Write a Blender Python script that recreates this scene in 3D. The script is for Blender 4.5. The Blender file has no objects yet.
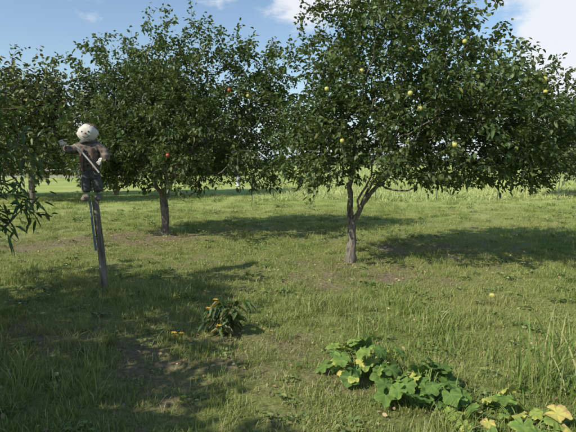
import bpy, math, random, bmesh
import numpy as np
from mathutils import Vector, noise, Matrix
random.seed(4); rng=np.random.default_rng(7)
scene=bpy.context.scene
COL=scene.collection

# ---------------------------------------------------------------- helpers
def mesh_np(name,verts,faces_list,attrs=None,smooth=False):
    me=bpy.data.meshes.new(name)
    verts=np.asarray(verts,dtype=np.float32)
    me.vertices.add(len(verts)); me.vertices.foreach_set('co',verts.ravel())
    fl=[np.asarray(f,dtype=np.int32) for f in faces_list if len(f)]
    loops=np.concatenate([f.ravel() for f in fl])
    tot=np.concatenate([np.full(len(f),f.shape[1],dtype=np.int32) for f in fl])
    start=np.concatenate([[0],np.cumsum(tot)[:-1]]).astype(np.int32)
    me.loops.add(len(loops)); me.loops.foreach_set('vertex_index',loops)
    me.polygons.add(len(tot)); me.polygons.foreach_set('loop_start',start); me.polygons.foreach_set('loop_total',tot)
    if smooth: me.polygons.foreach_set('use_smooth',np.ones(len(tot),dtype=bool))
    if attrs:
        for k,v in attrs.items():
            v=np.asarray(v,dtype=np.float32)
            a=me.attributes.new(k,'FLOAT','POINT'); a.data.foreach_set('value',v)
    me.update(calc_edges=True)
    return me
def add_obj(name,me,mat=None,parent=None,loc=None,col=None):
    o=bpy.data.objects.new(name,me)
    (col or COL).objects.link(o)
    if mat is not None: me.materials.append(mat)
    if parent is not None: o.parent=parent
    if loc is not None: o.location=loc
    return o
def empty(name,loc=(0,0,0)):
    e=bpy.data.objects.new(name,None); COL.objects.link(e); e.location=loc; e.empty_display_size=.2
    return e
class NT:
    def __init__(s,mat): s.t=mat.node_tree; s.n=s.t.nodes; s.l=s.t.links
    def new(s,typ,**kw):
        nd=s.n.new(typ)
        for k,v in kw.items(): setattr(nd,k,v)
        return nd
    def link(s,a,b): s.l.new(a,b)
def ramp(nt,fac,stops):
    r=nt.n.new('ShaderNodeValToRGB')
    el=r.color_ramp.elements
    while len(el)<len(stops): el.new(0.5)
    for e,(p,c) in zip(el,stops): e.position=p; e.color=(*c,1)
    nt.link(fac,r.inputs[0]); return r.outputs[0]
def newmat(name):
    m=bpy.data.materials.new(name); m.use_nodes=True; nt=NT(m); nt.n.clear()
    out=nt.new('ShaderNodeOutputMaterial'); b=nt.new('ShaderNodeBsdfPrincipled')
    nt.link(b.outputs[0],out.inputs[0]); return m,nt,b,out
def leafmat(name,stops,trans=0.3,rough=0.45,attr='rnd',posscale=0.0,poscol=None,spec=.4,objrand=False,tcol=1.5):
    m,nt,b,out=newmat(name)
    a=nt.new('ShaderNodeAttribute',attribute_name=attr)
    fac=a.outputs['Fac']
    if objrand:
        oi=nt.new('ShaderNodeObjectInfo')
        mx=nt.new('ShaderNodeMath',operation='MULTIPLY_ADD'); nt.link(oi.outputs['Random'],mx.inputs[0]); mx.inputs[1].default_value=.3; mx.inputs[2].default_value=-.15
        ad=nt.new('ShaderNodeMath',operation='ADD'); nt.link(fac,ad.inputs[0]); nt.link(mx.outputs[0],ad.inputs[1]); fac=ad.outputs[0]
    col=ramp(nt,fac,stops)
    if poscol:
        g=nt.new('ShaderNodeNewGeometry'); no=nt.new('ShaderNodeTexNoise'); no.inputs['Scale'].default_value=posscale; no.inputs['Detail'].default_value=3
        nt.link(g.outputs['Position'],no.inputs['Vector'])
        mr=nt.new('ShaderNodeMapRange'); mr.inputs[1].default_value=.40; mr.inputs[2].default_value=.64; nt.link(no.outputs[0],mr.inputs[0])
        sc=nt.new('ShaderNodeMath',operation='MULTIPLY'); sc.inputs[1].default_value=.65; nt.link(mr.outputs[0],sc.inputs[0])
        mix=nt.new('ShaderNodeMix',data_type='RGBA'); nt.link(sc.outputs[0],mix.inputs[0]); nt.link(col,mix.inputs[6]); mix.inputs[7].default_value=(*poscol,1)
        col=mix.outputs[2]
    nt.link(col,b.inputs['Base Color']); b.inputs['Roughness'].default_value=rough
    b.inputs['Specular IOR Level'].default_value=spec
    if trans>0:
        tr=nt.new('ShaderNodeBsdfTranslucent')
        h=nt.new('ShaderNodeMix',data_type='RGBA',blend_type='MULTIPLY'); h.inputs[0].default_value=1; nt.link(col,h.inputs[6]); h.inputs[7].default_value=(tcol,tcol*1.05,tcol*.5,1)
        nt.link(h.outputs[2],tr.inputs[0])
        ms=nt.new('ShaderNodeMixShader'); ms.inputs[0].default_value=trans
        nt.link(b.outputs[0],ms.inputs[1]); nt.link(tr.outputs[0],ms.inputs[2]); nt.link(ms.outputs[0],out.inputs[0])
    return m
def simplemat(name,c1,c2,scale=20,rough=.8,bump=.3,stretch=(1,1,1),spec=.3,coord='Object'):
    m,nt,b,out=newmat(name)
    tc=nt.new('ShaderNodeTexCoord'); mp=nt.new('ShaderNodeMapping'); mp.inputs['Scale'].default_value=stretch
    nt.link(tc.outputs[coord],mp.inputs[0])
    no=nt.new('ShaderNodeTexNoise'); no.inputs['Scale'].default_value=scale; no.inputs['Detail'].default_value=6; nt.link(mp.outputs[0],no.inputs['Vector'])
    nt.link(ramp(nt,no.outputs[0],[(.35,c1),(.65,c2)]),b.inputs['Base Color'])
    b.inputs['Roughness'].default_value=rough; b.inputs['Specular IOR Level'].default_value=spec
    bp=nt.new('ShaderNodeBump'); bp.inputs['Strength'].default_value=bump; bp.inputs['Distance'].default_value=.01
    nt.link(no.outputs[0],bp.inputs['Height']); nt.link(bp.outputs[0],b.inputs['Normal'])
    return m

# ---------------------------------------------------------------- materials
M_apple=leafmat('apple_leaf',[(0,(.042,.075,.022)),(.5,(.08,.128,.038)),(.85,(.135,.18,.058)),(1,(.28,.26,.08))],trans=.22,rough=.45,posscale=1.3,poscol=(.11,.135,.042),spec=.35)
M_bgleaf=leafmat('background_leaf',[(0,(.06,.09,.036)),(.6,(.10,.135,.05)),(1,(.15,.17,.06))],trans=0,rough=.6)
M_bgyel=leafmat('hackberry_leaf',[(0,(.09,.11,.035)),(.6,(.14,.16,.05)),(1,(.21,.20,.065))],trans=0,rough=.6)
M_peach=leafmat('peach_leaf',[(0,(.05,.09,.028)),(.6,(.10,.15,.045)),(1,(.19,.23,.08))],trans=.3,rough=.42)
M_far=leafmat('treeline_leaf_hazed',[(0,(.10,.14,.085)),(.6,(.14,.18,.10)),(1,(.18,.21,.12))],trans=0,rough=.8)  # paler greens: distance haze is painted into the leaf colour
M_bark=simplemat('apple_bark',(.085,.07,.055),(.25,.215,.17),scale=38,rough=.9,bump=1,stretch=(1,1,.3))
M_grass=leafmat('grass_blade',[(0,(.13,.20,.038)),(.45,(.215,.285,.058)),(.74,(.31,.345,.095)),(.87,(.43,.385,.18)),(1,(.53,.46,.27))],trans=.25,rough=.55,posscale=.6,poscol=(.355,.345,.13),objrand=True,tcol=1.3)
M_field=leafmat('field_grass_blade',[(0,(.28,.37,.10)),(.5,(.38,.46,.14)),(1,(.50,.50,.23))],trans=0,rough=.7,posscale=.12,poscol=(.45,.47,.18),objrand=True,tcol=1.3)
M_weed=leafmat('weed_leaf',[(0,(.08,.13,.03)),(.6,(.14,.20,.05)),(1,(.26,.29,.09))],trans=0,rough=.5,objrand=True)
M_dead=leafmat('dead_leaf',[(0,(.14,.085,.045)),(.5,(.28,.19,.10)),(.85,(.42,.33,.18)),(1,(.5,.44,.16))],trans=0,rough=.8)
M_appleY=simplemat('yellow_apple_skin',(.42,.43,.09),(.55,.48,.14),scale=9,rough=.4,bump=.02,spec=.4)
M_appleR=simplemat('red_apple_skin',(.40,.03,.03),(.5,.12,.05),scale=9,rough=.4,bump=.02,spec=.4)

# ---------------------------------------------------------------- terrain
DIRT=[(.9,7.2,1.2,.38),(2.3,7.9,1.3,.3),(-4.6,9.6,1.9,.5),(-1.1,3.9,.9,.36),(-.2,4.4,.8,.34),(3.6,9.4,1.7,.34),(-2.8,10.2,1.3,.5),(.2,6.1,1.0,.32),
      (.3,3.2,.5,.32),(-2.2,4.6,1.0,.25),(2.0,6.2,.8,.2),(-1.6,7.7,1.0,.25),(-.9,3.1,.7,.2),(-.5,11.5,1.5,.3)]
def dirt(x,y):
    v=0
    for cx,cy,r,a in DIRT:
        d=((x-cx)**2+((y-cy)*1.15)**2)/(r*r)
        if d<4: v+=a*math.exp(-d)
    n=noise.noise(Vector((x*.7,y*.7,3.1)))*.4+noise.noise(Vector((x*2.3,y*2.3,7.7)))*.42+noise.noise(Vector((x*6,y*6,1.7)))*.3
    return max(0,min(1,v+n*.8+.05))
def gz(x,y):
    f=1/(1+((x*x+y*y)/2500))
    return f*(.05*noise.noise(Vector((x*.35,y*.35,0)))+.018*noise.noise(Vector((x*1.7,y*1.7,5))))
def warp(near,step0,far):
    k=int(near/step0); c=list(np.arange(0,k+1)*step0); s=step0
    while c[-1]<far: s*=1.16; c.append(c[-1]+s)
    return c
pos=warp(11,.1,1600); xs=np.array([-v for v in pos[:0:-1]]+pos)
posy=warp(13,.1,1600); negy=warp(1,.2,1600)
ys=np.array([-v for v in negy[:0:-1]]+posy)
X,Y=np.meshgrid(xs,ys)
Z=np.zeros_like(X); D=np.zeros_like(X)
for j in range(X.shape[0]):
    for i in range(X.shape[1]):
        x=float(X[j,i]); y=float(Y[j,i])
        if abs(x)<120 and abs(y)<120: Z[j,i]=gz(x,y)
        if abs(x)<25 and abs(y)<25: D[j,i]=dirt(x,y)
        else: D[j,i]=.1
ny,nx=X.shape
idx=np.arange(nx*ny).reshape(ny,nx)
F=np.stack([idx[:-1,:-1].ravel(),idx[:-1,1:].ravel(),idx[1:,1:].ravel(),idx[1:,:-1].ravel()],1)
mg,nt,b,out=newmat('lawn_soil')
a=nt.new('ShaderNodeAttribute',attribute_name='dirt')
g=nt.new('ShaderNodeNewGeometry')
n1=nt.new('ShaderNodeTexNoise'); n1.inputs['Scale'].default_value=26; n1.inputs['Detail'].default_value=8; n1.inputs['Roughness'].default_value=.7; nt.link(g.outputs['Position'],n1.inputs['Vector'])
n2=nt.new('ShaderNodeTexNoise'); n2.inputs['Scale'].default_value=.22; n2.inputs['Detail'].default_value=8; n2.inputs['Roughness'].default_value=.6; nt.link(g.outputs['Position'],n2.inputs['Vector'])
soil=ramp(nt,n1.outputs[0],[(.3,(.12,.09,.055)),(.5,(.22,.17,.105)),(.7,(.36,.295,.19))])
green=ramp(nt,n1.outputs[0],[(.3,(.13,.15,.042)),(.5,(.215,.24,.07)),(.7,(.33,.32,.125))])
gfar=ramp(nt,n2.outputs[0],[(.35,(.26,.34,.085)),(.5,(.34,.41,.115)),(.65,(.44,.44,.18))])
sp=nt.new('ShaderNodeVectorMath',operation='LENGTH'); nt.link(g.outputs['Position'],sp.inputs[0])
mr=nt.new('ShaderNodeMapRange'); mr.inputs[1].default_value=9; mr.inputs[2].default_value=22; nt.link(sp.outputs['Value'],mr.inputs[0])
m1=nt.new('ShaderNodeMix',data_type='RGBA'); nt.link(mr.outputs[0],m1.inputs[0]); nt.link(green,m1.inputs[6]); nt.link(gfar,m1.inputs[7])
mr2=nt.new('ShaderNodeMapRange'); mr2.inputs[1].default_value=.24; mr2.inputs[2].default_value=.66; nt.link(a.outputs['Fac'],mr2.inputs[0])
m2=nt.new('ShaderNodeMix',data_type='RGBA'); nt.link(mr2.outputs[0],m2.inputs[0]); nt.link(m1.outputs[2],m2.inputs[6]); nt.link(soil,m2.inputs[7])
nt.link(m2.outputs[2],b.inputs['Base Color']); b.inputs['Roughness'].default_value=.95; b.inputs['Specular IOR Level'].default_value=.1
bp=nt.new('ShaderNodeBump'); bp.inputs['Strength'].default_value=.9; bp.inputs['Distance'].default_value=.03; nt.link(n1.outputs[0],bp.inputs['Height']); nt.link(bp.outputs[0],b.inputs['Normal'])
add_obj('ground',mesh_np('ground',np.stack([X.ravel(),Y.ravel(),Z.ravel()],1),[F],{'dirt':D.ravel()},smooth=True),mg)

# ---------------------------------------------------------------- blades / leaves
def blades(n,R,h0,h1,w0,w1,lean,seed,straw=.15,curl=.5):
    r=np.random.default_rng(seed)
    rad=R*np.sqrt(r.random(n)); th=r.random(n)*2*np.pi
    base=np.stack([rad*np.cos(th),rad*np.sin(th),np.full(n,-.01)],1)
    h=h0+(h1-h0)*r.random(n)**1.6; w=w0+(w1-w0)*r.random(n)
    ph=r.random(n)*2*np.pi; ln=lean*(r.random(n)**.8)
    d=np.stack([np.cos(ph),np.sin(ph),np.zeros(n)],1)
    ph2=ph+np.pi/2+r.normal(0,.5,n); s=np.stack([np.cos(ph2),np.sin(ph2),np.zeros(n)],1)
    V=[];
    for t,wf in ((0,.7),(.38,1),(.74,.75),(1,.08)):
        hor=ln*h*(t**(1+curl)); ver=h*t*np.sqrt(np.clip(1-(ln*t*.75)**2,.05,1))
        c=base+d*hor[:,None]; c[:,2]+=ver
        V+= [c-s*(w*wf/2)[:,None], c+s*(w*wf/2)[:,None]]
    V=np.stack(V,1).reshape(-1,3)
    o=(np.arange(n)*8)[:,None]
    F=np.concatenate([o+np.array([0,1,3,2]),o+np.array([2,3,5,4]),o+np.array([4,5,7,6])])
    rn=r.random(n)*.7; st=r.random(n)<straw; rn[st]=.8+.2*r.random(st.sum())
    return V,F,np.repeat(rn,8)
def leaves_np(P,Dr,L,W,seed,droop=.0,fold=.25):
    r=np.random.default_rng(seed); n=len(P)
    Dr=Dr/np.linalg.norm(Dr,axis=1,keepdims=True)
    up=r.normal(0,.45,(n,3)); up[:,2]+=1
    side=np.cross(Dr,up); side/=np.linalg.norm(side,axis=1,keepdims=True)+1e-9
    nor=np.cross(side,Dr)
    L=L[:,None]; W=W[:,None]
    def pt(t,s,z): return P+Dr*L*t+side*W*s+nor*W*z+np.array([0,0,-1])*L*droop*t*t
    V=np.stack([pt(0,0,0),pt(.32,.5,fold),pt(.7,.4,fold*.8),pt(1,0,0),pt(.7,-.4,fold*.8),pt(.32,-.5,fold)],1).reshape(-1,3)
    o=(np.arange(n)*6)[:,None]
    F=np.concatenate([o+np.array([0,1,2,3]),o+np.array([3,4,5,0])])
    return V,F

# ---------------------------------------------------------------- trees
def tubes(nodes,parent,rad,sides_of):
    kids=[[] for _ in nodes]
    for i,p in enumerate(parent):
        if p>=0: kids[p].append(i)
    V=[];Fq=[];cnt=0
    stack=[(0,None)]
    while stack:
        n0,prev=stack.pop()
        chain=[n0] if prev is None else [prev,n0]
        c=n0
        while kids[c]:
            ks=sorted(kids[c],key=lambda k:-rad[k])
            for k in ks[1:]: stack.append((k,c))
            c=ks[0]; chain.append(c)
        if len(chain)<2: continue
        pts=nodes[chain]; rr=rad[chain].copy()
        if prev is not None: rr[0]=min(rr[0],rr[1]*1.25)
        sd=sides_of(rr.max())
        T=np.gradient(pts,axis=0); T/=np.linalg.norm(T,axis=1,keepdims=True)+1e-9
        u=np.cross(T[0],[.3,.9,.2]); u/=np.linalg.norm(u)+1e-9
        ang=np.arange(sd)*2*np.pi/sd
        for i in range(len(pts)):
            u=u-T[i]*np.dot(u,T[i]); u/=np.linalg.norm(u)+1e-9; v=np.cross(T[i],u)
            V.append(pts[i]+rr[i]*(np.outer(np.cos(ang),u)+np.outer(np.sin(ang),v)))
            if i:
                a=cnt-sd+np.arange(sd); bq=cnt-sd+(np.arange(sd)+1)%sd
                Fq.append(np.stack([a,bq,bq+sd,a+sd],1))
            cnt+=sd
    return np.concatenate(V),np.concatenate(Fq)
def grow_tree(base,fork,blobs,nattr,seed,nlimb=6,trunk_r=.08,lean=(0,0),cl_sigma=.28,ncl=70,leafL=.075,leafW=.04,perNode=7,step=.13,spread=.11,tipmax=5,droop=.25,bw=.6,hang=0,zmin=.45):
    r=np.random.default_rng(seed)
    base=np.array(base,float); fk=np.array([base[0]+lean[0],base[1]+lean[1],base[2]+fork])
    nodes=[];par=[]
    nt_=9
    for i in range(nt_+1):
        t=i/nt_; p=base*(1-t)+fk*t; p=p+np.array([r.normal(0,.007),r.normal(0,.007),0]);
        if i==0:p[2]-=.08
        nodes.append(p); par.append(i-1)
    forki=nt_
    bl=np.array([list(c)+list(rr) for c,rr in blobs],float); vol=bl[:,3]*bl[:,4]*bl[:,5]; vol=vol**.8; vol/=vol.sum()
    def samp(n):
        k=r.choice(len(bl),n,p=vol); d=r.normal(size=(n,3)); d/=np.linalg.norm(d,axis=1,keepdims=True)
        rad=r.random(n)**.42
        return bl[k,:3]+d*rad[:,None]*bl[k,3:]
    centers=samp(ncl)
    ctr=(bl[:,:3]*vol[:,None]).sum(0)
    for i in range(nlimb):
        a=2*np.pi*(i+r.random()*.5)/nlimb
        reach=bl[:,3].max()*(.55+.25*r.random())
        tgt=np.array([ctr[0]+math.cos(a)*reach*(.75),ctr[1]+math.sin(a)*reach*.75,fk[2]+(ctr[2]-fk[2])*(.75+.75*r.random())])
        p0=fk; dist=np.linalg.norm(tgt-p0); c1=p0+np.array([math.cos(a)*.22,math.sin(a)*.22,.5])*dist*.6+(tgt-p0)*.12
        m=max(4,int(dist/.16)); last=forki if i%2==0 else forki-1
        if last!=forki: p0=nodes[last]
        for j in range(1,m+1):
            t=j/m; p=(1-t)**2*p0+2*t*(1-t)*c1+t*t*tgt+r.normal(0,.018,3)
            nodes.append(p); par.append(last); last=len(nodes)-1
    att=centers[r.integers(0,ncl,nattr)]+r.normal(0,cl_sigma,(nattr,3))
    extra=samp(nattr//2); att=np.concatenate([att,extra])
    att=att[att[:,2]>base[2]+zmin]
    att=att[np.argsort(np.linalg.norm(att-fk,axis=1))]
    P=np.zeros((len(nodes)+len(att)*16,3)); P[:len(nodes)]=nodes
    PL=np.zeros(len(P)); 
    for i in range(1,len(nodes)): PL[i]=PL[par[i]]+np.linalg.norm(P[i]-P[par[i]])
    n=len(nodes)
    for q in att:
        d=np.linalg.norm(P[forki+1:n]-q,axis=1)+.22*PL[forki+1:n]
        k=forki+1+int(np.argmin(d)); p0=P[k]; dist=np.linalg.norm(q-p0)
        if dist<.05: continue
        pd=P[k]-P[par[k]]; pd/=np.linalg.norm(pd)+1e-9
        dd=(q-p0)/dist
        c1=p0+(pd*.35+dd*.3+np.array([0,0,.14]))*dist
        m=max(1,int(dist/step)); m=min(m,14); last=k
        for j in range(1,m+1):
            t=j/m; p=(1-t)**2*p0+2*t*(1-t)*c1+t*t*q+r.normal(0,.012,3)*(t<1)
            P[n]=p; par.append(last); PL[n]=PL[last]+dist/m; last=n; n+=1
    P=P[:n]; par=np.array(par)
    tips=np.zeros(n); haskid=np.zeros(n,bool); haskid[par[par>=0]]=True
    tips[~haskid]=1
    for i in range(n-1,0,-1): tips[par[i]]+=tips[i]
    rad=tips**.5; rad=rad/rad[0]*trunk_r; rad=np.maximum(rad,.0022)
    hz=np.clip((P[:,2]-base[2]),0,1)
    rad=np.where((np.arange(n)<=forki),rad*(1+.4*np.exp(-hz/.1)),rad)
    V,Fq=tubes(P,par,rad,lambda x:18 if x>.05 else (7 if x>.015 else (4 if x>.006 else 3)))
    low=np.where((V[:,2]<fk[2]+.1)&(np.linalg.norm(V[:,:2]-base[:2],axis=1)<.3))[0]
    for i_ in low:
        v=V[i_]; dd=v-np.array([base[0],base[1],v[2]]); L_=np.linalg.norm(dd)+1e-6
        f=noise.noise(Vector((float(v[0])*14,float(v[1])*14,float(v[2])*3)))*.022
        V[i_]=v+dd/L_*f
    sel=np.where((tips<=tipmax)&(np.arange(n)>forki+2))[0]
    wgt=np.where(tips[sel]<=2,1.0,bw)
    cnt=r.poisson(perNode*wgt)
    ii=np.repeat(sel,cnt); m=len(ii)
    pd=P[ii]-P[par[ii]]; L0=np.linalg.norm(pd,axis=1,keepdims=True)+1e-9
    base_p=P[ii]-pd*r.random((m,1))+r.normal(0,spread*.45,(m,3))
    out=P[ii]-ctr; out/=np.linalg.norm(out,axis=1,keepdims=True)+1e-9
    dr=pd/L0*.5+r.normal(0,.75,(m,3))+out*.35; dr[:,2]-=droop*.5+hang
    L=leafL*(.55+.75*r.random(m)); W=leafW*(.65+.6*r.random(m))
    LV,LF=leaves_np(base_p,dr,L,W,seed+5,droop=droop)
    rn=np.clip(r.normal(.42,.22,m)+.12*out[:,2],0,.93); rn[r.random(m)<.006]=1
    return (V,Fq),(LV,LF,np.repeat(rn,6)),P,sel
def tree_obj(name,data,leafm,barkm=None):
    (V,Fq),(LV,LF,rn),P,sel=data
    e=empty(name)
    add_obj('trunk_and_limbs',mesh_np(name+'_limbs',V,[Fq],smooth=True),barkm or M_bark,e)
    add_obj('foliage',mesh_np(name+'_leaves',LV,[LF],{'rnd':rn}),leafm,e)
    return e
def apple(name,loc,mat,parent=None,r=.04):
    n=16;V=[];
    prof=[(0,.82),(.25,.95),(.55,1.0),(.85,.75),(1.0,.2),(.95,-.25),(.72,-.7),(.42,-.95),(.15,-.9),(0,-.8)]
    for pr,pz in prof:
        for k in range(n): 
            a=2*math.pi*k/n; V.append((pr*r*math.cos(a),pr*r*math.sin(a),pz*r*.92))
    Fq=[]
    for i in range(len(prof)-1):
        for k in range(n): Fq.append((i*n+k,(i+1)*n+k,(i+1)*n+(k+1)%n,i*n+(k+1)%n))
    b0=len(V)
    for j,z in enumerate((.7,1.5)):
        for k in range(4):
            a=math.pi/2*k; V.append((r*.05*math.cos(a)+j*r*.15,r*.05*math.sin(a),z*r))
    for k in range(4): Fq.append((b0+k,b0+(k+1)%4,b0+4+(k+1)%4,b0+4+k))
    return add_obj(name,mesh_np(name,V,[np.array(Fq)],smooth=True),mat,parent,loc)

dR=grow_tree((1.0,7.6,gz(1,7.6)),.66,[((1.7,7.7,3.35),(1.5,1.5,1.1)),((2.3,7.7,2.2),(2.15,1.9,.9)),((.85,7.6,2.4),(.95,1.3,1.0)),((3.65,7.8,2.0),(1.05,1.2,.8)),((4.3,7.8,2.95),(.35,.3,.2)),((3.2,7.7,2.8),(.9,.9,.6)),((.35,7.4,1.8),(.55,.8,.45)),((3.9,7.6,1.6),(.85,.9,.4)),((2.6,7.2,1.6),(.8,.8,.35))],
   1900,11,nlimb=7,trunk_r=.068,lean=(.03,.02),ncl=150,perNode=15,tipmax=7,leafL=.079,leafW=.046,zmin=1.15)
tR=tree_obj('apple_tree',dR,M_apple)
dL=grow_tree((-2.73,10.6,gz(-2.73,10.6)),.85,[((-2.4,10.7,2.1),(2.3,2.0,.95)),((-2.3,10.7,3.1),(1.95,1.7,1.05)),((-3.7,10.6,3.9),(.5,.4,.55)),((-2.2,10.7,4.15),(.75,.5,.4)),((-1.1,10.6,3.7),(.7,.5,.6)),((-.45,10.5,2.7),(.75,.9,1.0)),((-3.9,10.5,2.1),(.9,1.3,.95)),((-1.0,10.3,1.5),(1.0,1.0,.5)),((-3.8,10.4,1.5),(.8,1.0,.5))],
   1900,23,nlimb=6,trunk_r=.085,lean=(-.02,.02),ncl=140,perNode=13,tipmax=7,leafL=.088,leafW=.05,zmin=.95)
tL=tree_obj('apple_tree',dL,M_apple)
def nearest(P,q): return P[int(np.argmin(np.linalg.norm(P-np.array(q),axis=1)))]
def fruit(d,t,x,z,y0,m,r):
    P=d[2]; s=P[(np.abs(P[:,0]-x)<.25)&(np.abs(P[:,2]-z)<.18)]
    p=s[np.argmin(s[:,1])] if len(s) else nearest(P,(x,y0,z))
    apple('apple_fruit',(p[0],p[1]-.06,p[2]-.05),m,t,r)
for (x,z,m) in [(1.0,3.0,M_appleY),(1.8,2.3,M_appleY),(-.25,2.95,M_appleY),(1.2,2.3,M_appleY),(2.9,2.5,M_appleY),(2.2,3.3,M_appleY),(3.5,2.7,M_appleY),(1.9,1.75,M_appleY),(.6,1.9,M_appleY)]: fruit(dR,tR,x,z,6.2,m,.03)
for (x,z,m) in [(-1.3,2.85,M_appleR),(-1.6,2.35,M_appleY),(-2.7,2.6,M_appleY),(-.8,3.1,M_appleY),(-1.9,1.8,M_appleR)]: fruit(dL,tL,x,z,9.1,m,.034)
# orchard trees left of / behind the viewpoint that shade the lawn
dS=grow_tree((-5.1,3.3,0),.8,[((-4.95,3.2,2.1),(2.4,2.7,.9)),((-5.3,2.7,2.9),(1.8,2.0,.8)),((-3.9,1.3,2.0),(1.4,1.4,.7))],1050,31,nlimb=6,trunk_r=.08,ncl=120,perNode=8,leafL=.12,leafW=.07,tipmax=7)
tree_obj('apple_tree',dS,M_apple)
dS2=grow_tree((-4.7,-.8,0),.8,[((-4.5,-.6,2.2),(2.4,2.2,.9)),((-4.8,-.6,3.1),(1.8,1.8,.9))],650,37,nlimb=6,trunk_r=.08,ncl=70,perNode=8,leafL=.12,leafW=.07,tipmax=7)
tree_obj('apple_tree',dS2,M_apple)
dP=grow_tree((-3.5,4.7,0),.35,[((-3.35,4.65,1.7),(.8,.9,.75)),((-2.85,4.5,1.85),(.5,.6,.35)),((-2.75,4.5,1.2),(.4,.5,.35))],260,41,nlimb=6,trunk_r=.035,ncl=45,cl_sigma=.14,leafL=.12,leafW=.03,perNode=3.5,droop=.4,step=.12,hang=.05)
tree_obj('peach_tree',dP,M_peach)
for nm,b,bl,na,s,ll,m in [
  ('hackberry_tree',(-10.4,19.5,0),[((-10.4,19.5,3.0),(2.2,2.0,1.8)),((-10.0,19.5,4.5),(1.3,1.2,1.0))],500,51,.2,M_bgyel),
  ('hackberry_tree',(-8.6,24,0),[((-8.3,24,3.4),(2.9,2.4,2.0)),((-8.0,24,5.4),(1.9,1.7,1.2)),((-9.8,24,5.0),(1.0,1.0,1.0))],600,52,.22,M_bgleaf),
  ('pecan_tree',(-5.8,23,0),[((-5.6,23,3.3),(2.8,2.2,1.9)),((-5.8,23,4.8),(1.8,1.7,1.1))],600,53,.2,M_bgleaf),
  ('pecan_tree',(-14.5,22,0),[((-14.5,22,3.2),(2.8,2.2,1.9)),((-14.2,22,5.2),(1.9,1.7,1.2))],500,54,.22,M_bgyel),
  ('hackberry_tree',(13.6,22,0),[((13.2,22,2.6),(2.6,2.0,1.7)),((13.6,22,4.0),(2.0,1.5,1.0))],500,55,.2,M_bgleaf)]:
    d=grow_tree(b,1.1,bl,na,s,nlimb=5,trunk_r=.12,ncl=55,cl_sigma=.4,leafL=ll,leafW=ll*.55,perNode=10,step=.24,spread=.35,tipmax=8,zmin=.8)
    tree_obj(nm,d,m)
def mass(name,n_bl,fn,per,L,W,mat,seed):
    r=np.random.default_rng(seed); P=[]
    for k in range(n_bl):
        x,y,h,w=fn(k,r)
        d=r.normal(size=(per,3)); d/=np.linalg.norm(d,axis=1,keepdims=True); d*=r.random((per,1))**.3
        P.append(np.array([x,y,h*.5])+d*np.array([w,w*.6,h*.52]))
    P=np.concatenate(P); P[:,2]=np.abs(P[:,2]); m=len(P)
    LV,LF=leaves_np(P,r.normal(size=(m,3)),np.full(m,L),np.full(m,W),5)
    add_obj(name,mesh_np(name,LV,[LF],{'rnd':np.repeat(r.random(m),6)}),mat)
def ft(k,r):
    a=math.radians(-62+124*k/230+r.normal(0,.3)); dist=r.uniform(260,420); h=r.uniform(3.,8.)*(1 if math.sin(k*.11)>-.2 else .5)
    return math.sin(a)*dist,math.cos(a)*dist,h,r.uniform(4,10)
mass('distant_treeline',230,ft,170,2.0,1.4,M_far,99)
mass('background_shrubs',46,lambda k,r:(-64+1.25*k+r.normal(0,1),r.uniform(58,72),r.uniform(3.2,7.5),r.uniform(2,4)),420,.8,.5,M_bgleaf,98)

# ---------------------------------------------------------------- scatter
def scatter(name,pts,rot,scl,ids,protos):
    c=bpy.data.collections.new(name+'_prototypes')
    for nme,me,mat in protos:
        me.materials.append(mat); o=bpy.data.objects.new(nme,me); c.objects.link(o)
    me=bpy.data.meshes.new(name); me.vertices.add(len(pts)); me.vertices.foreach_set('co',np.asarray(pts,np.float32).ravel())
    a=me.attributes.new('rot','FLOAT_VECTOR','POINT'); a.data.foreach_set('vector',np.asarray(rot,np.float32).ravel())
    a=me.attributes.new('scl','FLOAT_VECTOR','POINT'); a.data.foreach_set('vector',np.asarray(scl,np.float32).ravel())
    a=me.attributes.new('pid','INT','POINT'); a.data.foreach_set('value',np.asarray(ids,np.int32))
    o=bpy.data.objects.new(name,me); COL.objects.link(o)
    ng=bpy.data.node_groups.new(name+'_scatter','GeometryNodeTree')
    ng.interface.new_socket('Geometry',in_out='INPUT',socket_type='NodeSocketGeometry')
    ng.interface.new_socket('Geometry',in_out='OUTPUT',socket_type='NodeSocketGeometry')
    N=ng.nodes; gi=N.new('NodeGroupInput'); go=N.new('NodeGroupOutput')
    ci=N.new('GeometryNodeCollectionInfo'); ci.inputs['Collection'].default_value=c; ci.inputs['Separate Children'].default_value=True; ci.inputs['Reset Children'].default_value=True
    ip=N.new('GeometryNodeInstanceOnPoints'); ip.inputs['Pick Instance'].default_value=True
    def na(nm,t):
        q=N.new('GeometryNodeInputNamedAttribute'); q.data_type=t; q.inputs['Name'].default_value=nm; return q.outputs['Attribute']
    L=ng.links
    L.new(gi.outputs[0],ip.inputs['Points']); L.new(ci.outputs[0],ip.inputs['Instance'])
    L.new(na('pid','INT'),ip.inputs['Instance Index']); L.new(na('rot','FLOAT_VECTOR'),ip.inputs['Rotation']); L.new(na('scl','FLOAT_VECTOR'),ip.inputs['Scale'])
    L.new(ip.outputs[0],go.inputs[0])
    md=o.modifiers.new('scatter','NODES'); md.node_group=ng
    return o
def bm(nm,*a,**k):
    V,F,rn=blades(*a,**k); return mesh_np(nm,V,[F],{'rnd':rn})
protos=[]
for i in range(4): protos.append(('grass_tuft_%02d'%i,bm('gt%d'%i,70,.14,.02,.06,.003,.006,.95,100+i,straw=.26),M_grass))
for i in range(3): protos.append(('grass_tuft_%02d'%(4+i),bm('gt%d'%(4+i),60,.12,.04,.12,.003,.006,.9,110+i,straw=.14),M_grass))
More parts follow.
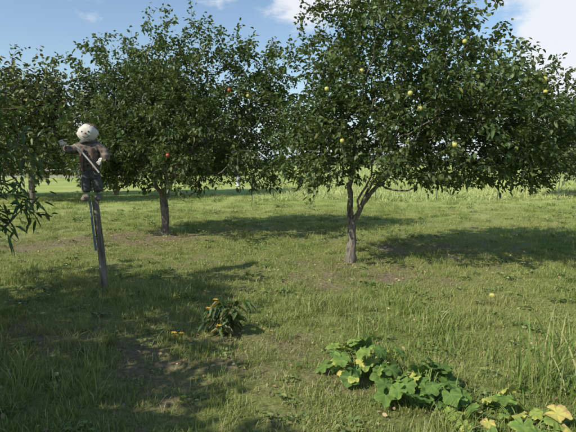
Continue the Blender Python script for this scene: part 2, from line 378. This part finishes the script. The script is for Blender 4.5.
for i in range(3): protos.append(('grass_tuft_%02d'%(7+i),bm('gt%d'%(7+i),34,.08,.07,.22,.003,.007,.9,120+i,straw=.1,curl=.9),M_grass))
def weed(seed):
    r=np.random.default_rng(seed); n=26; a=r.random(n)*6.28; rr=.07*r.random(n)**.5
    P=np.stack([rr*np.cos(a),rr*np.sin(a),.01+.035*r.random(n)],1); dr=np.stack([np.cos(a),np.sin(a),.3*r.random(n)],1)+r.normal(0,.25,(n,3))
    V,F=leaves_np(P,dr,.02+.035*r.random(n),.014+.016*r.random(n),seed); return mesh_np('weed',V,[F],{'rnd':np.repeat(r.random(n),6)})
for i in range(2): protos.append(('grass_tuft_%02d'%(10+i),weed(130+i),M_weed))
pts=[];rot=[];scl=[];ids=[]
def lawn(y0,y1,dens,sc,xm):
    n=int(dens*(y1-y0)*2*xm); 
    for _ in range(n):
        y=random.uniform(y0,y1); x=random.uniform(-xm,xm)
        if abs(x)>y*.72+1.2: continue
        d=dirt(x,y)
        if random.random()<(d-.2)*1.1: continue
        ln=noise.noise(Vector((x*.45,y*.45,20)))*.5+noise.noise(Vector((x*1.5,y*1.5,31)))*.5
        if y<5.2 and x<1.2: ln+=.08
        if y<3.7: ln+=.08
        if y>7: ln-=.14
        u=random.random()*.5+ln
        if u<.33: k=random.randrange(4)
        elif u<.6: k=4+random.randrange(3)
        else: k=7+random.randrange(3)
        if k>=7 and y>9: k=4
        if random.random()<.06: k=10+random.randrange(2)
        s=sc*random.uniform(.7,1.25)*(1-.3*d)
        pts.append((x,y,gz(x,y)));rot.append((random.gauss(0,.08),random.gauss(0,.08),random.random()*6.28));scl.append((s,s,s*random.uniform(.8,1.15)));ids.append(k)
lawn(1.5,6,112,.95,6)
lawn(6,10,62,1.05,8.8)
lawn(10,16,26,1.35,13)
lawn(16,24,6,2.0,18)
scatter('lawn_grass',pts,rot,scl,ids,protos)
fp=[('field_tuft_%d'%i,bm('ft%d'%i,60,.5,.15,.6,.008,.02,.5,200+i,straw=.25),M_field) for i in range(3)]
pts=[];rot=[];scl=[];ids=[]
def fieldedge(x): return 20.5+noise.noise(Vector((x*.3,0,0)))*1.2 if x>-1.5 else 34+(-x)*.6
for _ in range(8000):
    y=20+90*random.random()**1.5; x=random.uniform(-1,1)*(y*.72+2)
    if y<fieldedge(x): continue
    s=random.uniform(.6,1.1)*(1+.01*(y-20)); hs=min(s,1.3)*(.62+.5*noise.noise(Vector((x*.15,y*.15,9))))*min(1,.5+.12*(y-fieldedge(x)))
    if x<-1.5: hs*=.5
    pts.append((x,y,0));rot.append((0,0,random.random()*6.28));scl.append((s*1.2,s*1.2,hs));ids.append(random.randrange(3))
scatter('field_grass',pts,rot,scl,ids,fp)
n=2200; P=[]
for _ in range(n):
    if random.random()<.6:
        c=random.choice([(1.0,7.6,1.7),(2.6,7.9,1.5),(-2.6,10.4,1.9),(-3.6,9.6,1.5),(-1,4.2,1.2),(.3,6,1.5)]); x=random.gauss(c[0],c[2]*.6); y=random.gauss(c[1],c[2]*.6)
    else: y=random.uniform(2,13); x=random.uniform(-1,1)*(y*.7+1)
    P.append((x,y,gz(x,y)+.012+.02*random.random()))
P=np.array(P); dr=rng.normal(size=(n,3))*np.array([1,1,.25])
V,F=leaves_np(P,dr,.02+.03*rng.random(n),.012+.015*rng.random(n),77)
add_obj('fallen_leaves',mesh_np('fallen',V,[F],{'rnd':np.repeat(rng.random(n),6)}),M_dead)
apple('fallen_apple',(2.42,5.55,gz(2.42,5.55)+.04),M_appleY,None,.032)

# ---------------------------------------------------------------- tall grass on the right
V=[];Fc=[];R=[];o=0
for (cx,cy,n,h0,h1,s) in [(1.72,3.15,40,.25,.66,1),(2.0,3.3,45,.3,.75,2),(1.95,2.75,30,.25,.55,3),(2.4,3.9,35,.2,.5,4),(1.0,4.3,16,.2,.42,5),(1.25,4.0,10,.2,.4,6),(.62,3.95,12,.2,.45,7),(1.5,3.7,14,.2,.4,8)]:
    v,f,rn=blades(n,.2,h0,h1,.006,.013,.75,300+s,straw=.12,curl=.8)
    v=v+np.array([cx,cy,gz(cx,cy)]); V.append(v);Fc.append(f+o);R.append(rn);o+=len(v)
M_tall=leafmat('tall_grass_blade',[(0,(.13,.20,.045)),(.6,(.22,.30,.075)),(.85,(.40,.40,.16)),(1,(.5,.45,.25))],trans=.35,rough=.45)
add_obj('tall_grass',mesh_np('tall',np.concatenate(V),[np.concatenate(Fc)],{'rnd':np.concatenate(R)}),M_tall)

# ---------------------------------------------------------------- squash plants
m,nt,b,out=newmat('squash_leaf')
a=nt.new('ShaderNodeAttribute',attribute_name='hue'); vv=nt.new('ShaderNodeAttribute',attribute_name='vein'); g=nt.new('ShaderNodeNewGeometry')
no=nt.new('ShaderNodeTexNoise'); no.inputs['Scale'].default_value=28; no.inputs['Detail'].default_value=5; nt.link(g.outputs['Position'],no.inputs['Vector'])
ad=nt.new('ShaderNodeMath',operation='MULTIPLY_ADD'); nt.link(no.outputs[0],ad.inputs[0]); ad.inputs[1].default_value=.6; nt.link(a.outputs['Fac'],ad.inputs[2])
s2=nt.new('ShaderNodeMath',operation='SUBTRACT'); nt.link(ad.outputs[0],s2.inputs[0]); s2.inputs[1].default_value=.3
c=ramp(nt,s2.outputs[0],[(0,(.085,.16,.035)),(.3,(.15,.25,.05)),(.55,(.33,.42,.09)),(.8,(.62,.57,.14)),(1,(.45,.30,.14))])
mx=nt.new('ShaderNodeMix',data_type='RGBA'); nt.link(vv.outputs['Fac'],mx.inputs[0]); nt.link(c,mx.inputs[6]); mx.inputs[7].default_value=(.30,.38,.15,1)
nt.link(mx.outputs[2],b.inputs['Base Color']); b.inputs['Roughness'].default_value=.7; b.inputs['Specular IOR Level'].default_value=.25
bp=nt.new('ShaderNodeBump'); bp.inputs['Strength'].default_value=.45; bp.inputs['Distance'].default_value=.006; nt.link(no.outputs[0],bp.inputs['Height']); nt.link(bp.outputs[0],b.inputs['Normal'])
tr=nt.new('ShaderNodeBsdfTranslucent'); nt.link(mx.outputs[2],tr.inputs[0]); ms=nt.new('ShaderNodeMixShader'); ms.inputs[0].default_value=.28
nt.link(b.outputs[0],ms.inputs[1]); nt.link(tr.outputs[0],ms.inputs[2]); nt.link(ms.outputs[0],out.inputs[0]); M_sq=m
def squash(name,cx,cy,n,R,hmin,hmax,seed,yel,lR=(.07,.13),base_h=(.0,.25)):
    r=np.random.default_rng(seed); V=[];Fq=[];H=[];Ve=[];cnt=0
    NA,NR=60,7
    for i in range(n):
        a=r.random()*6.28; d=R*math.sqrt(r.random()); hx,hy=cx+d*math.cos(a),cy+d*math.sin(a)*.75
        hz=gz(hx,hy)+hmin+(hmax-hmin)*r.random()*(1-.45*d/R); size=r.uniform(*lR)
        heading=a+r.normal(0,.8); tilt=r.normal(.45,.35)
        hue=(r.uniform(.5,.85) if r.random()<yel else r.uniform(*base_h))
        th=np.linspace(-np.pi,np.pi,NA,endpoint=False); ph=r.random()*6
        lob=r.uniform(.07,.13)
        out_=(.84+lob*np.cos(5*th)+.02*np.cos(10*th+ph)+.025*np.cos(17*th+ph)+.03*np.sin(29*th+ph)+.05*np.sin(2*th+ph))*(1-.75*np.exp(-((np.pi-np.abs(th))/.24)**2))*(1+.10*np.cos(th))
        Rm=np.array(Matrix.Rotation(heading,3,'Z')@Matrix.Rotation(tilt,3,'Y')@Matrix.Rotation(r.normal(0,.35),3,'X'))
        w1,w2,w3=r.random(3)*6; cup=r.uniform(-.1,.5)
        for k in range(NR+1):
            rho=k/NR
            x=out_*rho*np.cos(th); y=out_*rho*np.sin(th)
            z=.10*rho**1.2-cup*rho**2.5*(.6+.4*np.cos(2*th+w1))-.07*rho**2*np.cos(5*th)+.07*rho**2*np.sin(7*th+w2)+.04*rho**3*np.sin(13*th+w3)
            p=np.stack([x,y,z],1)*size
            V.append(p@Rm.T+np.array([hx,hy,hz]))
            va=np.abs(((th/(2*np.pi/5))+.5)%1-.5)*(2*np.pi/5)*rho
            Ve.append(np.clip(.42*np.exp(-(va/.03)**2)*(1-.5*rho),0,.5)); H.append(np.full(NA,hue)+.15*(rho**4)*(hue>.15))
        for k in range(NR):
            q=np.arange(NA); q2=(q+1)%NA
            Fq.append(np.stack([cnt+k*NA+q,cnt+(k+1)*NA+q,cnt+(k+1)*NA+q2,cnt+k*NA+q2],1))
        cnt+=NA*(NR+1)
        p0=np.array([cx+.35*(hx-cx),cy+.35*(hy-cy),gz(cx,cy)+.0]); p2=np.array([hx,hy,hz-.002]); p1=np.array([hx*.6+cx*.4,hy*.6+cy*.4,hz*.9])
        for k in range(7):
            t=k/6; cc=(1-t)**2*p0+2*t*(1-t)*p1+t*t*p2; rr=.005*(1-.4*t)
            an=np.arange(6)*np.pi/3
            V.append(cc+np.stack([rr*np.cos(an),rr*np.sin(an),0*an],1)); H.append(np.full(6,.35)); Ve.append(np.full(6,.3))
            if k:
                q=np.arange(6);q2=(q+1)%6
                Fq.append(np.stack([cnt-6+q,cnt-6+q2,cnt+q2,cnt+q],1))
            cnt+=6
    return add_obj(name,mesh_np(name,np.concatenate(V),[np.concatenate(Fq)],{'hue':np.concatenate(H),'vein':np.concatenate(Ve)},smooth=True),M_sq)
squash('squash_plant',.56,3.42,44,.30,.05,.32,61,.34,(.045,.085),(.05,.38))
squash('squash_plant',.90,3.02,40,.30,.06,.26,62,.08,(.055,.09),(.02,.28))
squash('squash_plant',1.42,2.72,30,.42,.03,.15,63,.4,(.045,.08),(.2,.45))

# ---------------------------------------------------------------- small flowering weed in the centre
cx,cy=-.54,4.25; r=np.random.default_rng(70)
eD=empty('flowering_weed')
M_day=leafmat('flowering_weed_leaf',[(0,(.05,.09,.025)),(.6,(.10,.15,.04)),(.9,(.22,.18,.07))],trans=.25,rough=.5)
sv=[];sf=[];o=0;LP=[];LD=[];tipsP=[]
for i in range(17):
    a=r.random()*6.28; reach=r.uniform(.08,.22); h=r.uniform(.14,.33)
    t=np.linspace(0,1,8)
    pp=np.stack([cx+math.cos(a)*reach*t**1.4,cy+math.sin(a)*reach*t**1.4,gz(cx,cy)+h*np.sin(t*np.pi*.62)],1)
    v,f=tubes(pp,[-1]+list(range(7)),np.linspace(.005,.002,8),lambda x:5); sv.append(v);sf.append(f+o);o+=len(v)
    tipsP.append(pp[-1])
    for k in range(2,8):
        for s in (-1,1):
            LP.append(pp[k]); dd=np.array([math.cos(a+s*1.1),math.sin(a+s*1.1),-.15])+r.normal(0,.25,3); LD.append(dd)
LP=np.array(LP);LD=np.array(LD)
LV,LF=leaves_np(LP,LD,r.uniform(.05,.10,len(LP)),r.uniform(.026,.045,len(LP)),8,droop=.7)
add_obj('stems',mesh_np('stems',np.concatenate(sv),[np.concatenate(sf)],{'rnd':np.full(o,.5)},smooth=True),M_day,eD)
add_obj('leaves',mesh_np('wleaves',LV,[LF],{'rnd':np.repeat(r.random(len(LP)),6)}),M_day,eD)
M_fl=leafmat('yellow_petal',[(0,(.62,.32,.04)),(1,(.72,.5,.06))],trans=.3,rough=.6)
def blossom(p,parent,name='flower',s=.03):
    PP=np.array([p]*6); a=np.arange(6)*1.047; dr=np.stack([np.cos(a),np.sin(a),np.full(6,.5)],1)
    Vf,Ff=leaves_np(PP,dr,np.full(6,s),np.full(6,s*.55),3,droop=.3)
    return add_obj(name,mesh_np('flower',Vf,[Ff],{'rnd':np.repeat(r.random(6),6)}),M_fl,parent)
for k in (0,3,6,9,12): blossom(tipsP[k]+np.array([0,0,.03]),eD)
eY=empty('yellow_wildflower')
for (x,y) in [(-.97,4.0),(-.93,4.04),(-1.0,4.06)]:
    z=gz(x,y); blossom(np.array([x,y,z+.1]),eY,s=.032)
    v,f=tubes(np.array([[x,y,z-.01],[x+.004,y,z+.05],[x,y,z+.1]]),[-1,0,1],np.full(3,.0025),lambda x:5); add_obj('stem',mesh_np('st',v,[f],{'rnd':np.full(len(v),.5)}),M_day,eY)

# ---------------------------------------------------------------- post + scarecrow
M_post=simplemat('weathered_wood',(.11,.085,.06),(.30,.255,.20),scale=14,rough=.9,bump=.8,stretch=(3,3,.25))
M_pipe=simplemat('blue_grey_paint',(.13,.16,.19),(.21,.25,.28),scale=9,rough=.7,bump=.2)
zb=gz(-2.36,6.03)
pts_=np.array([[-2.36,6.03,zb-.1],[-2.37,6.03,.25],[-2.385,6.03,.55],[-2.41,6.03,.85],[-2.43,6.03,1.13]])
k=14;V=[];Fc=[]
for i,p in enumerate(pts_):
    for j in range(k):
        a=2*math.pi*j/k; rr=.045*(1+.1*math.sin(3*a+1)+.05*math.sin(5*a+i*.3))*(1-.03*i); V.append((p[0]+rr*math.cos(a),p[1]+rr*math.sin(a),p[2]))
    if i: 
        for j in range(k): Fc.append(((i-1)*k+j,(i-1)*k+(j+1)%k,i*k+(j+1)%k,i*k+j))
me=mesh_np('post',V,[np.array(Fc),np.array([[ (len(pts_)-1)*k+j for j in range(k)]])],smooth=False)
eP=empty('wooden_post'); add_obj('post_shaft',me,M_post,eP)
vv,ff=tubes(np.array([[-2.43,5.99,.5],[-2.455,5.985,.8],[-2.475,5.98,1.13]]),[-1,0,1],np.full(3,.014),lambda x:10)
add_obj('support_pipe',mesh_np('pipe',vv,[ff],smooth=True),M_pipe,eP)

S=empty('scarecrow_figure',(-2.44,6.0,1.13))
def skin(name,verts,edges,radii,mat,sub=2,root=0):
    me=bpy.data.meshes.new(name); me.from_pydata(verts,edges,[]); me.materials.append(mat)
    o=bpy.data.objects.new(name,me); COL.objects.link(o); o.parent=S
    md=o.modifiers.new('skin','SKIN'); 
    for i,rd in enumerate(radii):
        rd=rd if isinstance(rd,tuple) else (rd,rd)
        me.skin_vertices[0].data[i].radius=rd; me.skin_vertices[0].data[i].use_root=(i==root)
    md.use_smooth_shade=True
    s=o.modifiers.new('sub','SUBSURF'); s.levels=sub; s.render_levels=sub
    return o
def plaid(name,c1,c2,c3,sc):
    m,nt,b,out=newmat(name); tc=nt.new('ShaderNodeTexCoord'); sp=nt.new('ShaderNodeSeparateXYZ'); nt.link(tc.outputs['Object'],sp.inputs[0])
    def st(sock,f,th):
        q=nt.new('ShaderNodeMath',operation='MULTIPLY'); nt.link(sock,q.inputs[0]); q.inputs[1].default_value=f
        fr=nt.new('ShaderNodeMath',operation='FRACT'); nt.link(q.outputs[0],fr.inputs[0])
        g=nt.new('ShaderNodeMath',operation='GREATER_THAN'); nt.link(fr.outputs[0],g.inputs[0]); g.inputs[1].default_value=th; return g.outputs[0]
    a=st(sp.outputs[0],sc,.55); c=st(sp.outputs[2],sc,.55)
    m1=nt.new('ShaderNodeMix',data_type='RGBA'); nt.link(a,m1.inputs[0]); m1.inputs[6].default_value=(*c1,1); m1.inputs[7].default_value=(*c2,1)
    h=nt.new('ShaderNodeMath',operation='MULTIPLY'); nt.link(c,h.inputs[0]); h.inputs[1].default_value=.6
    m2=nt.new('ShaderNodeMix',data_type='RGBA'); nt.link(h.outputs[0],m2.inputs[0]); nt.link(m1.outputs[2],m2.inputs[6]); m2.inputs[7].default_value=(*c3,1)
    nt.link(m2.outputs[2],b.inputs['Base Color']); b.inputs['Roughness'].default_value=.95; b.inputs['Specular IOR Level'].default_value=.1
    return m
M_jack=plaid('plaid_cloth',(.16,.13,.10),(.08,.08,.075),(.27,.21,.16),18)
M_vest=simplemat('faded_brown_cloth',(.10,.07,.055),(.19,.12,.09),scale=50,rough=.95,bump=.3)
M_red=simplemat('rust_cloth',(.20,.07,.05),(.28,.12,.09),scale=60,rough=.95,bump=.2)
M_trou=simplemat('charcoal_cloth',(.055,.055,.055),(.13,.125,.12),scale=40,rough=.95,bump=.3)
M_face=simplemat('muslin_cloth',(.55,.50,.42),(.70,.65,.57),scale=22,rough=.95,bump=.3)
M_boot=simplemat('boot_felt',(.14,.115,.09),(.26,.22,.17),scale=30,rough=.9,bump=.3)
M_dark=simplemat('black_button',(.015,.015,.015),(.03,.03,.03),scale=30,rough=.5,bump=.1)
M_orange=simplemat('orange_felt',(.4,.2,.1),(.5,.27,.14),scale=30,rough=.9,bump=.1)
M_straw=simplemat('straw',(.42,.34,.16),(.58,.48,.25),scale=40,rough=.9,bump=.2)
skin('trousers',[(0,0,.40),(0,0,.34),(.055,-.01,.29),(.068,-.015,.19),(.072,-.015,.09),(-.055,-.01,.29),(-.062,-.015,.19),(-.062,-.015,.09)],
 [(0,1),(1,2),(2,3),(3,4),(1,5),(5,6),(6,7)],[(.085,.065),(.09,.07),.062,.058,.07,.062,.058,.07],M_trou,root=1)
for sx in (-1,1):
    skin('boot',[(sx*.068,.0,.075),(sx*.07,-.01,.03),(sx*.078,-.06,.028),(sx*.084,-.11,.03)],[(0,1),(1,2),(2,3)],[.045,(.05,.035),(.046,.03),(.042,.03)],M_boot,root=1)
skin('jacket',[(0,0,.33),(0,0,.44),(0,0,.57),(0,0,.665),(.10,0,.635),(.175,-.01,.575),(.20,-.06,.50),(.175,-.11,.475),(-.10,0,.635),(-.175,-.01,.60),(-.225,-.04,.60),(-.24,-.09,.63)],
 [(0,1),(1,2),(2,3),(2,4),(4,5),(5,6),(6,7),(2,8),(8,9),(9,10),(10,11)],
 [(.14,.10),(.12,.09),(.115,.085),(.05,.05),.066,.06,.055,.058,.066,.06,.055,.058],M_jack,root=2)
for sx in (-1,1):
    skin('vest_panel',[(sx*.055,-.078,.62),(sx*.068,-.092,.5),(sx*.08,-.10,.34)],[(0,1),(1,2)],[(.034,.014),(.043,.016),(.047,.014)],M_vest,root=1)
skin('vest_patch',[(-.07,-.108,.52),(-.072,-.112,.45)],[(0,1)],[(.028,.007),(.028,.007)],M_red,root=0,sub=1)
def hand(cx,cy,cz,dx,dz,name):
    vs=[(cx,cy,cz),(cx+dx*.03,cy-.02,cz+dz*.03)];ed=[(0,1)];rr=[.024,.03]
    for i in range(4):
        off=(i-1.5)*.016
        p=(cx+dx*.05+off*dz*.9,cy-.03,cz+dz*.05-off*dx*.9); q=(p[0]+dx*(.022-.004*abs(i-1.5)),p[1]-.014,p[2]+dz*.022)
        n=len(vs); vs+=[p,q]; ed+=[(1,n),(n,n+1)]; rr+=[.010,.0085]
    n=len(vs); vs+=[(cx+dz*.035+dx*.02,cy-.03,cz-dx*.03+dz*.02+.01)]; ed+=[(0,n)]; rr+=[.010]
    skin(name,vs,ed,rr,M_face,sub=1)
hand(.165,-.135,.465,-.6,-.5,'hand'); hand(-.245,-.11,.65,-.3,.8,'hand')
vv,ff=tubes(np.array([[-.12,-.16,.66],[-.03,-.168,.56],[.05,-.168,.45],[.13,-.16,.33]]),[-1,0,1,2],np.array([.01,.01,.01,.01]),lambda x:8)
add_obj('held_stick',mesh_np('stick',vv,[ff],smooth=True),simplemat('pale_stick',(.5,.46,.38),(.68,.64,.56),scale=20,rough=.8),S)
def uvs(name,loc,sc,mat,seg=28,ring=18,nz=0):
    me=bpy.data.meshes.new(name); bmx=bmesh.new(); bmesh.ops.create_uvsphere(bmx,u_segments=seg,v_segments=ring,radius=1)
    for v in bmx.verts:
        f=1+nz*noise.noise(v.co*2.2); v.co=Vector((v.co.x*sc[0]*f,v.co.y*sc[1]*f,v.co.z*sc[2]*f))
    for f in bmx.faces: f.smooth=True
    bmx.to_mesh(me); bmx.free(); return add_obj(name,me,mat,S,loc)
uvs('head',(0,-.01,.785),(.112,.10,.105),M_face,nz=.1)
uvs('cloth_cap',(0.0,.035,.835),(.105,.09,.07),M_vest,nz=.12)
for sx in (-1,1):
    uvs('button_eye',(sx*.036,-.107,.80),(.010,.006,.010),M_dark,12,8)
    uvs('ear',(sx*.110,-.005,.785),(.014,.018,.024),M_face,12,8)
bmx=bmesh.new(); bmesh.ops.create_cone(bmx,cap_ends=True,segments=12,radius1=.012,radius2=.003,depth=.035)
me=bpy.data.meshes.new('nose'); bmx.to_mesh(me); bmx.free(); o=add_obj('nose',me,M_orange,S,(0,-.12,.783)); o.rotation_euler=(math.radians(95),0,0)
a=np.linspace(-.9,.9,9); mp_=np.stack([.05*np.sin(a),-.108+.018*np.abs(np.sin(a))**2,.778-.040*np.cos(a)],1)
vv,ff=tubes(mp_,[-1]+list(range(8)),np.full(9,.003),lambda x:6); add_obj('stitched_mouth',mesh_np('mouth',vv,[ff],smooth=True),M_dark,S)
a=np.linspace(0,2*np.pi,17); sc_=np.stack([.078*np.cos(a),-.005+.072*np.sin(a),.69+.008*np.sin(3*a)],1)
vv,ff=tubes(sc_,[-1]+list(range(16)),np.full(17,.022),lambda x:10); add_obj('scarf',mesh_np('scarf',vv,[ff],smooth=True),M_trou,S)
V=[];Fc=[];R=[];o_=0
for (x,y,z,dn) in [(.175,-.115,.47,-1),(-.235,-.095,.66,1),(0,-.02,.34,-1),(.072,-.015,.06,-1),(-.062,-.015,.06,-1),(0,0,.86,1)]:
    v,f,rn=blades(26,.03 if z not in(.34,.86) else .1,.02,.06,.003,.006,.9,int(x*100)+500,straw=.5); v[:,2]*=dn; v+=np.array([x,y,z]); V.append(v);Fc.append(f+o_);R.append(rn);o_+=len(v)
add_obj('straw_stuffing',mesh_np('strw',np.concatenate(V),[np.concatenate(Fc)],{'rnd':np.concatenate(R)}),M_straw,S)
for z in (.42,.49,.56): uvs('coat_button',(0,-.1,z),(.01,.006,.01),M_dark,10,6)
S.rotation_euler=(0,math.radians(-2),math.radians(8)); S.scale=(1.06,1.06,1.06)

# ---------------------------------------------------------------- bird feeder hanging from left tree
PP=dL[2]; cand=PP[(PP[:,1]<9.9)&(np.abs(PP[:,0]+1.0)<.12)&(PP[:,2]>1.5)]
q=cand[np.argmin(cand[:,1]+.6*cand[:,2])] if len(cand) else nearest(PP,(-1.0,9.5,1.85))
Fd=empty('hanging_bird_feeder',(float(q[0]),float(q[1]),float(q[2])))
M_wh=simplemat('white_plastic',(.6,.6,.6),(.72,.72,.72),scale=10,rough=.5,bump=.05); M_wire=simplemat('steel_wire',(.2,.2,.2),(.3,.3,.3),scale=10,rough=.5,bump=.05)
def lathe(name,prof,mat,parent,n=18):
    V=[];Fq=[]
    for pr,pz in prof:
        for k in range(n): V.append((pr*math.cos(2*math.pi*k/n),pr*math.sin(2*math.pi*k/n),pz))
    for i in range(len(prof)-1):
        for k in range(n): Fq.append((i*n+k,i*n+(k+1)%n,(i+1)*n+(k+1)%n,(i+1)*n+k))
    return add_obj(name,mesh_np(name,V,[np.array(Fq)],smooth=True),mat,parent)
dz=float(q[2])-1.26
lathe('feeder_body',[(0,-dz+.1),(.012,-dz+.1),(.03,-dz+.06),(.032,-dz-.06),(.02,-dz-.08),(.05,-dz-.085),(.055,-dz-.1),(.03,-dz-.11),(0,-dz-.11)],M_wh,Fd)
lathe('hanger_wire',[(.002,0),(.002,-dz+.1)],M_wire,Fd,6)

# ---------------------------------------------------------------- fences
M_tp=simplemat('green_steel_post',(.07,.10,.07),(.12,.15,.10),scale=20,rough=.7)
Fe=empty('wire_fence')
fx=np.arange(-1.5,22,2.6)
for i,x in enumerate(fx):
    me=bpy.data.meshes.new('t_post'); bmx=bmesh.new()
    for (sx,sy,ox,oy) in ((.04,.006,0,0),(.006,.035,0,.021)):
        g_=bmesh.ops.create_cube(bmx,size=1)['verts']
        for v in g_: v.co=Vector((v.co.x*sx+ox,v.co.y*sy+oy,v.co.z*1.3+.6))
    bmx.to_mesh(me);bmx.free(); o=add_obj('t_post',me,M_tp,Fe,(float(x),20.2+.02*x,0)); o.rotation_euler=(0,random.gauss(0,.03),0)
V=[];Fc=[];o_=0
for z in (.3,.55,.8,1.05,1.2):
    p=np.stack([np.linspace(-1.5,21,40),20.19+.02*np.linspace(-1.5,21,40),z+.01*np.sin(np.linspace(0,30,40))],1)
    vv,ff=tubes(p,[-1]+list(range(39)),np.full(40,.003),lambda x:4); V.append(vv);Fc.append(ff+o_);o_+=len(vv)
add_obj('wires',mesh_np('wires',np.concatenate(V),[np.concatenate(Fc)]),M_wire,Fe)
R_=empty('plank_fence'); M_rail=simplemat('grey_rail',(.25,.24,.22),(.4,.38,.35),scale=6,rough=.9)
for x in np.arange(-34,-11,2.5):
    me=bpy.data.meshes.new('fence_post'); bmx=bmesh.new(); g_=bmesh.ops.create_cube(bmx,size=1)['verts']
    for v in g_: v.co=Vector((v.co.x*.12,v.co.y*.12,v.co.z*1.5+.6))
    bmesh.ops.bevel(bmx,geom=bmx.edges[:],offset=.015,segments=1); bmx.to_mesh(me);bmx.free(); add_obj('fence_post',me,M_rail,R_,(float(x),38,0))
for z in (.55,1.05):
    me=bpy.data.meshes.new('fence_rail'); bmx=bmesh.new(); g_=bmesh.ops.create_cube(bmx,size=1)['verts']
    for v in g_: v.co=Vector((v.co.x*23,v.co.y*.04,v.co.z*.13))
    bmx.to_mesh(me);bmx.free(); add_obj('fence_rail',me,M_rail,R_,(-22.7,37.9,z))

# ---------------------------------------------------------------- light, sky, camera
EL=math.radians(40); sd=Vector((-.79,-.61,0)).normalized()
sun_dir=Vector((sd.x*math.cos(EL),sd.y*math.cos(EL),math.sin(EL)))
sl=bpy.data.lights.new('sun','SUN'); sl.energy=5; sl.angle=math.radians(.5); sl.color=(1,.95,.84)
so=bpy.data.objects.new('sun',sl); COL.objects.link(so); so.rotation_euler=sun_dir.to_track_quat('Z','Y').to_euler()
w=bpy.data.worlds.new('World'); scene.world=w; w.use_nodes=True; nt=NT(w); nt.n.clear()
out=nt.new('ShaderNodeOutputWorld'); bg=nt.new('ShaderNodeBackground'); bg.inputs[1].default_value=.15
sky=nt.new('ShaderNodeTexSky',sky_type='NISHITA'); sky.sun_disc=False; sky.sun_elevation=EL; sky.sun_rotation=math.atan2(sd.x,sd.y)%(2*math.pi)
sky.air_density=1.2; sky.dust_density=.5; sky.ozone_density=2.2
tc=nt.new('ShaderNodeTexCoord'); nz=nt.new('ShaderNodeVectorMath',operation='NORMALIZE'); nt.link(tc.outputs['Generated'],nz.inputs[0])
sz=nt.new('ShaderNodeSeparateXYZ'); nt.link(nz.outputs[0],sz.inputs[0])
hz_=nt.new('ShaderNodeMapRange',interpolation_type='SMOOTHSTEP'); hz_.inputs[1].default_value=0; hz_.inputs[2].default_value=.18; hz_.inputs[3].default_value=.8; hz_.inputs[4].default_value=0; nt.link(sz.outputs[2],hz_.inputs[0])
hm=nt.new('ShaderNodeMix',data_type='RGBA'); nt.link(hz_.outputs[0],hm.inputs[0]); nt.link(sky.outputs[0],hm.inputs[6]); hm.inputs[7].default_value=(3.3,4.2,5.2,1)
mp=nt.new('ShaderNodeMapping'); mp.inputs['Scale'].default_value=(1,1,2.0); nt.link(nz.outputs[0],mp.inputs[0])
no=nt.new('ShaderNodeTexNoise'); no.inputs['Scale'].default_value=7; no.inputs['Detail'].default_value=9; no.inputs['Roughness'].default_value=.58; nt.link(mp.outputs[0],no.inputs['Vector'])
acc=no.outputs[0]
for cdir,rad_,amp in [((.04,.94,.33),.13,.30),((.14,.93,.34),.13,.28),((.52,.86,.20),.20,.34),((.47,.85,.30),.15,.22),((.9,.4,.3),.3,.2),((-.8,.3,.4),.25,.18)]:
    cd=Vector(cdir).normalized()
    ds=nt.new('ShaderNodeVectorMath',operation='DISTANCE'); nt.link(nz.outputs[0],ds.inputs[0]); ds.inputs[1].default_value=cd
    m_=nt.new('ShaderNodeMapRange',interpolation_type='SMOOTHSTEP'); m_.inputs[1].default_value=0; m_.inputs[2].default_value=rad_; m_.inputs[3].default_value=amp; m_.inputs[4].default_value=0; nt.link(ds.outputs['Value'],m_.inputs[0])
    ad=nt.new('ShaderNodeMath',operation='ADD'); nt.link(acc,ad.inputs[0]); nt.link(m_.outputs[0],ad.inputs[1]); acc=ad.outputs[0]
cf=nt.new('ShaderNodeMapRange',interpolation_type='SMOOTHSTEP'); cf.inputs[1].default_value=.60; cf.inputs[2].default_value=.80; cf.inputs[4].default_value=.92; nt.link(acc,cf.inputs[0])
mx=nt.new('ShaderNodeMix',data_type='RGBA'); nt.link(cf.outputs[0],mx.inputs[0]); nt.link(hm.outputs[2],mx.inputs[6]); mx.inputs[7].default_value=(5.9,6.1,6.4,1)
nt.link(mx.outputs[2],bg.inputs[0]); nt.link(bg.outputs[0],out.inputs[0])
cam=bpy.data.cameras.new('camera'); cam.sensor_width=36; cam.lens=30; cam.clip_end=4000; cam.clip_start=.05
co=bpy.data.objects.new('camera',cam); COL.objects.link(co); co.location=(0,0,1.6); co.rotation_euler=(math.radians(90-6.3),0,0)
scene.camera=co
scene.view_settings.view_transform='Standard'; scene.view_settings.look='None'; scene.view_settings.exposure=0
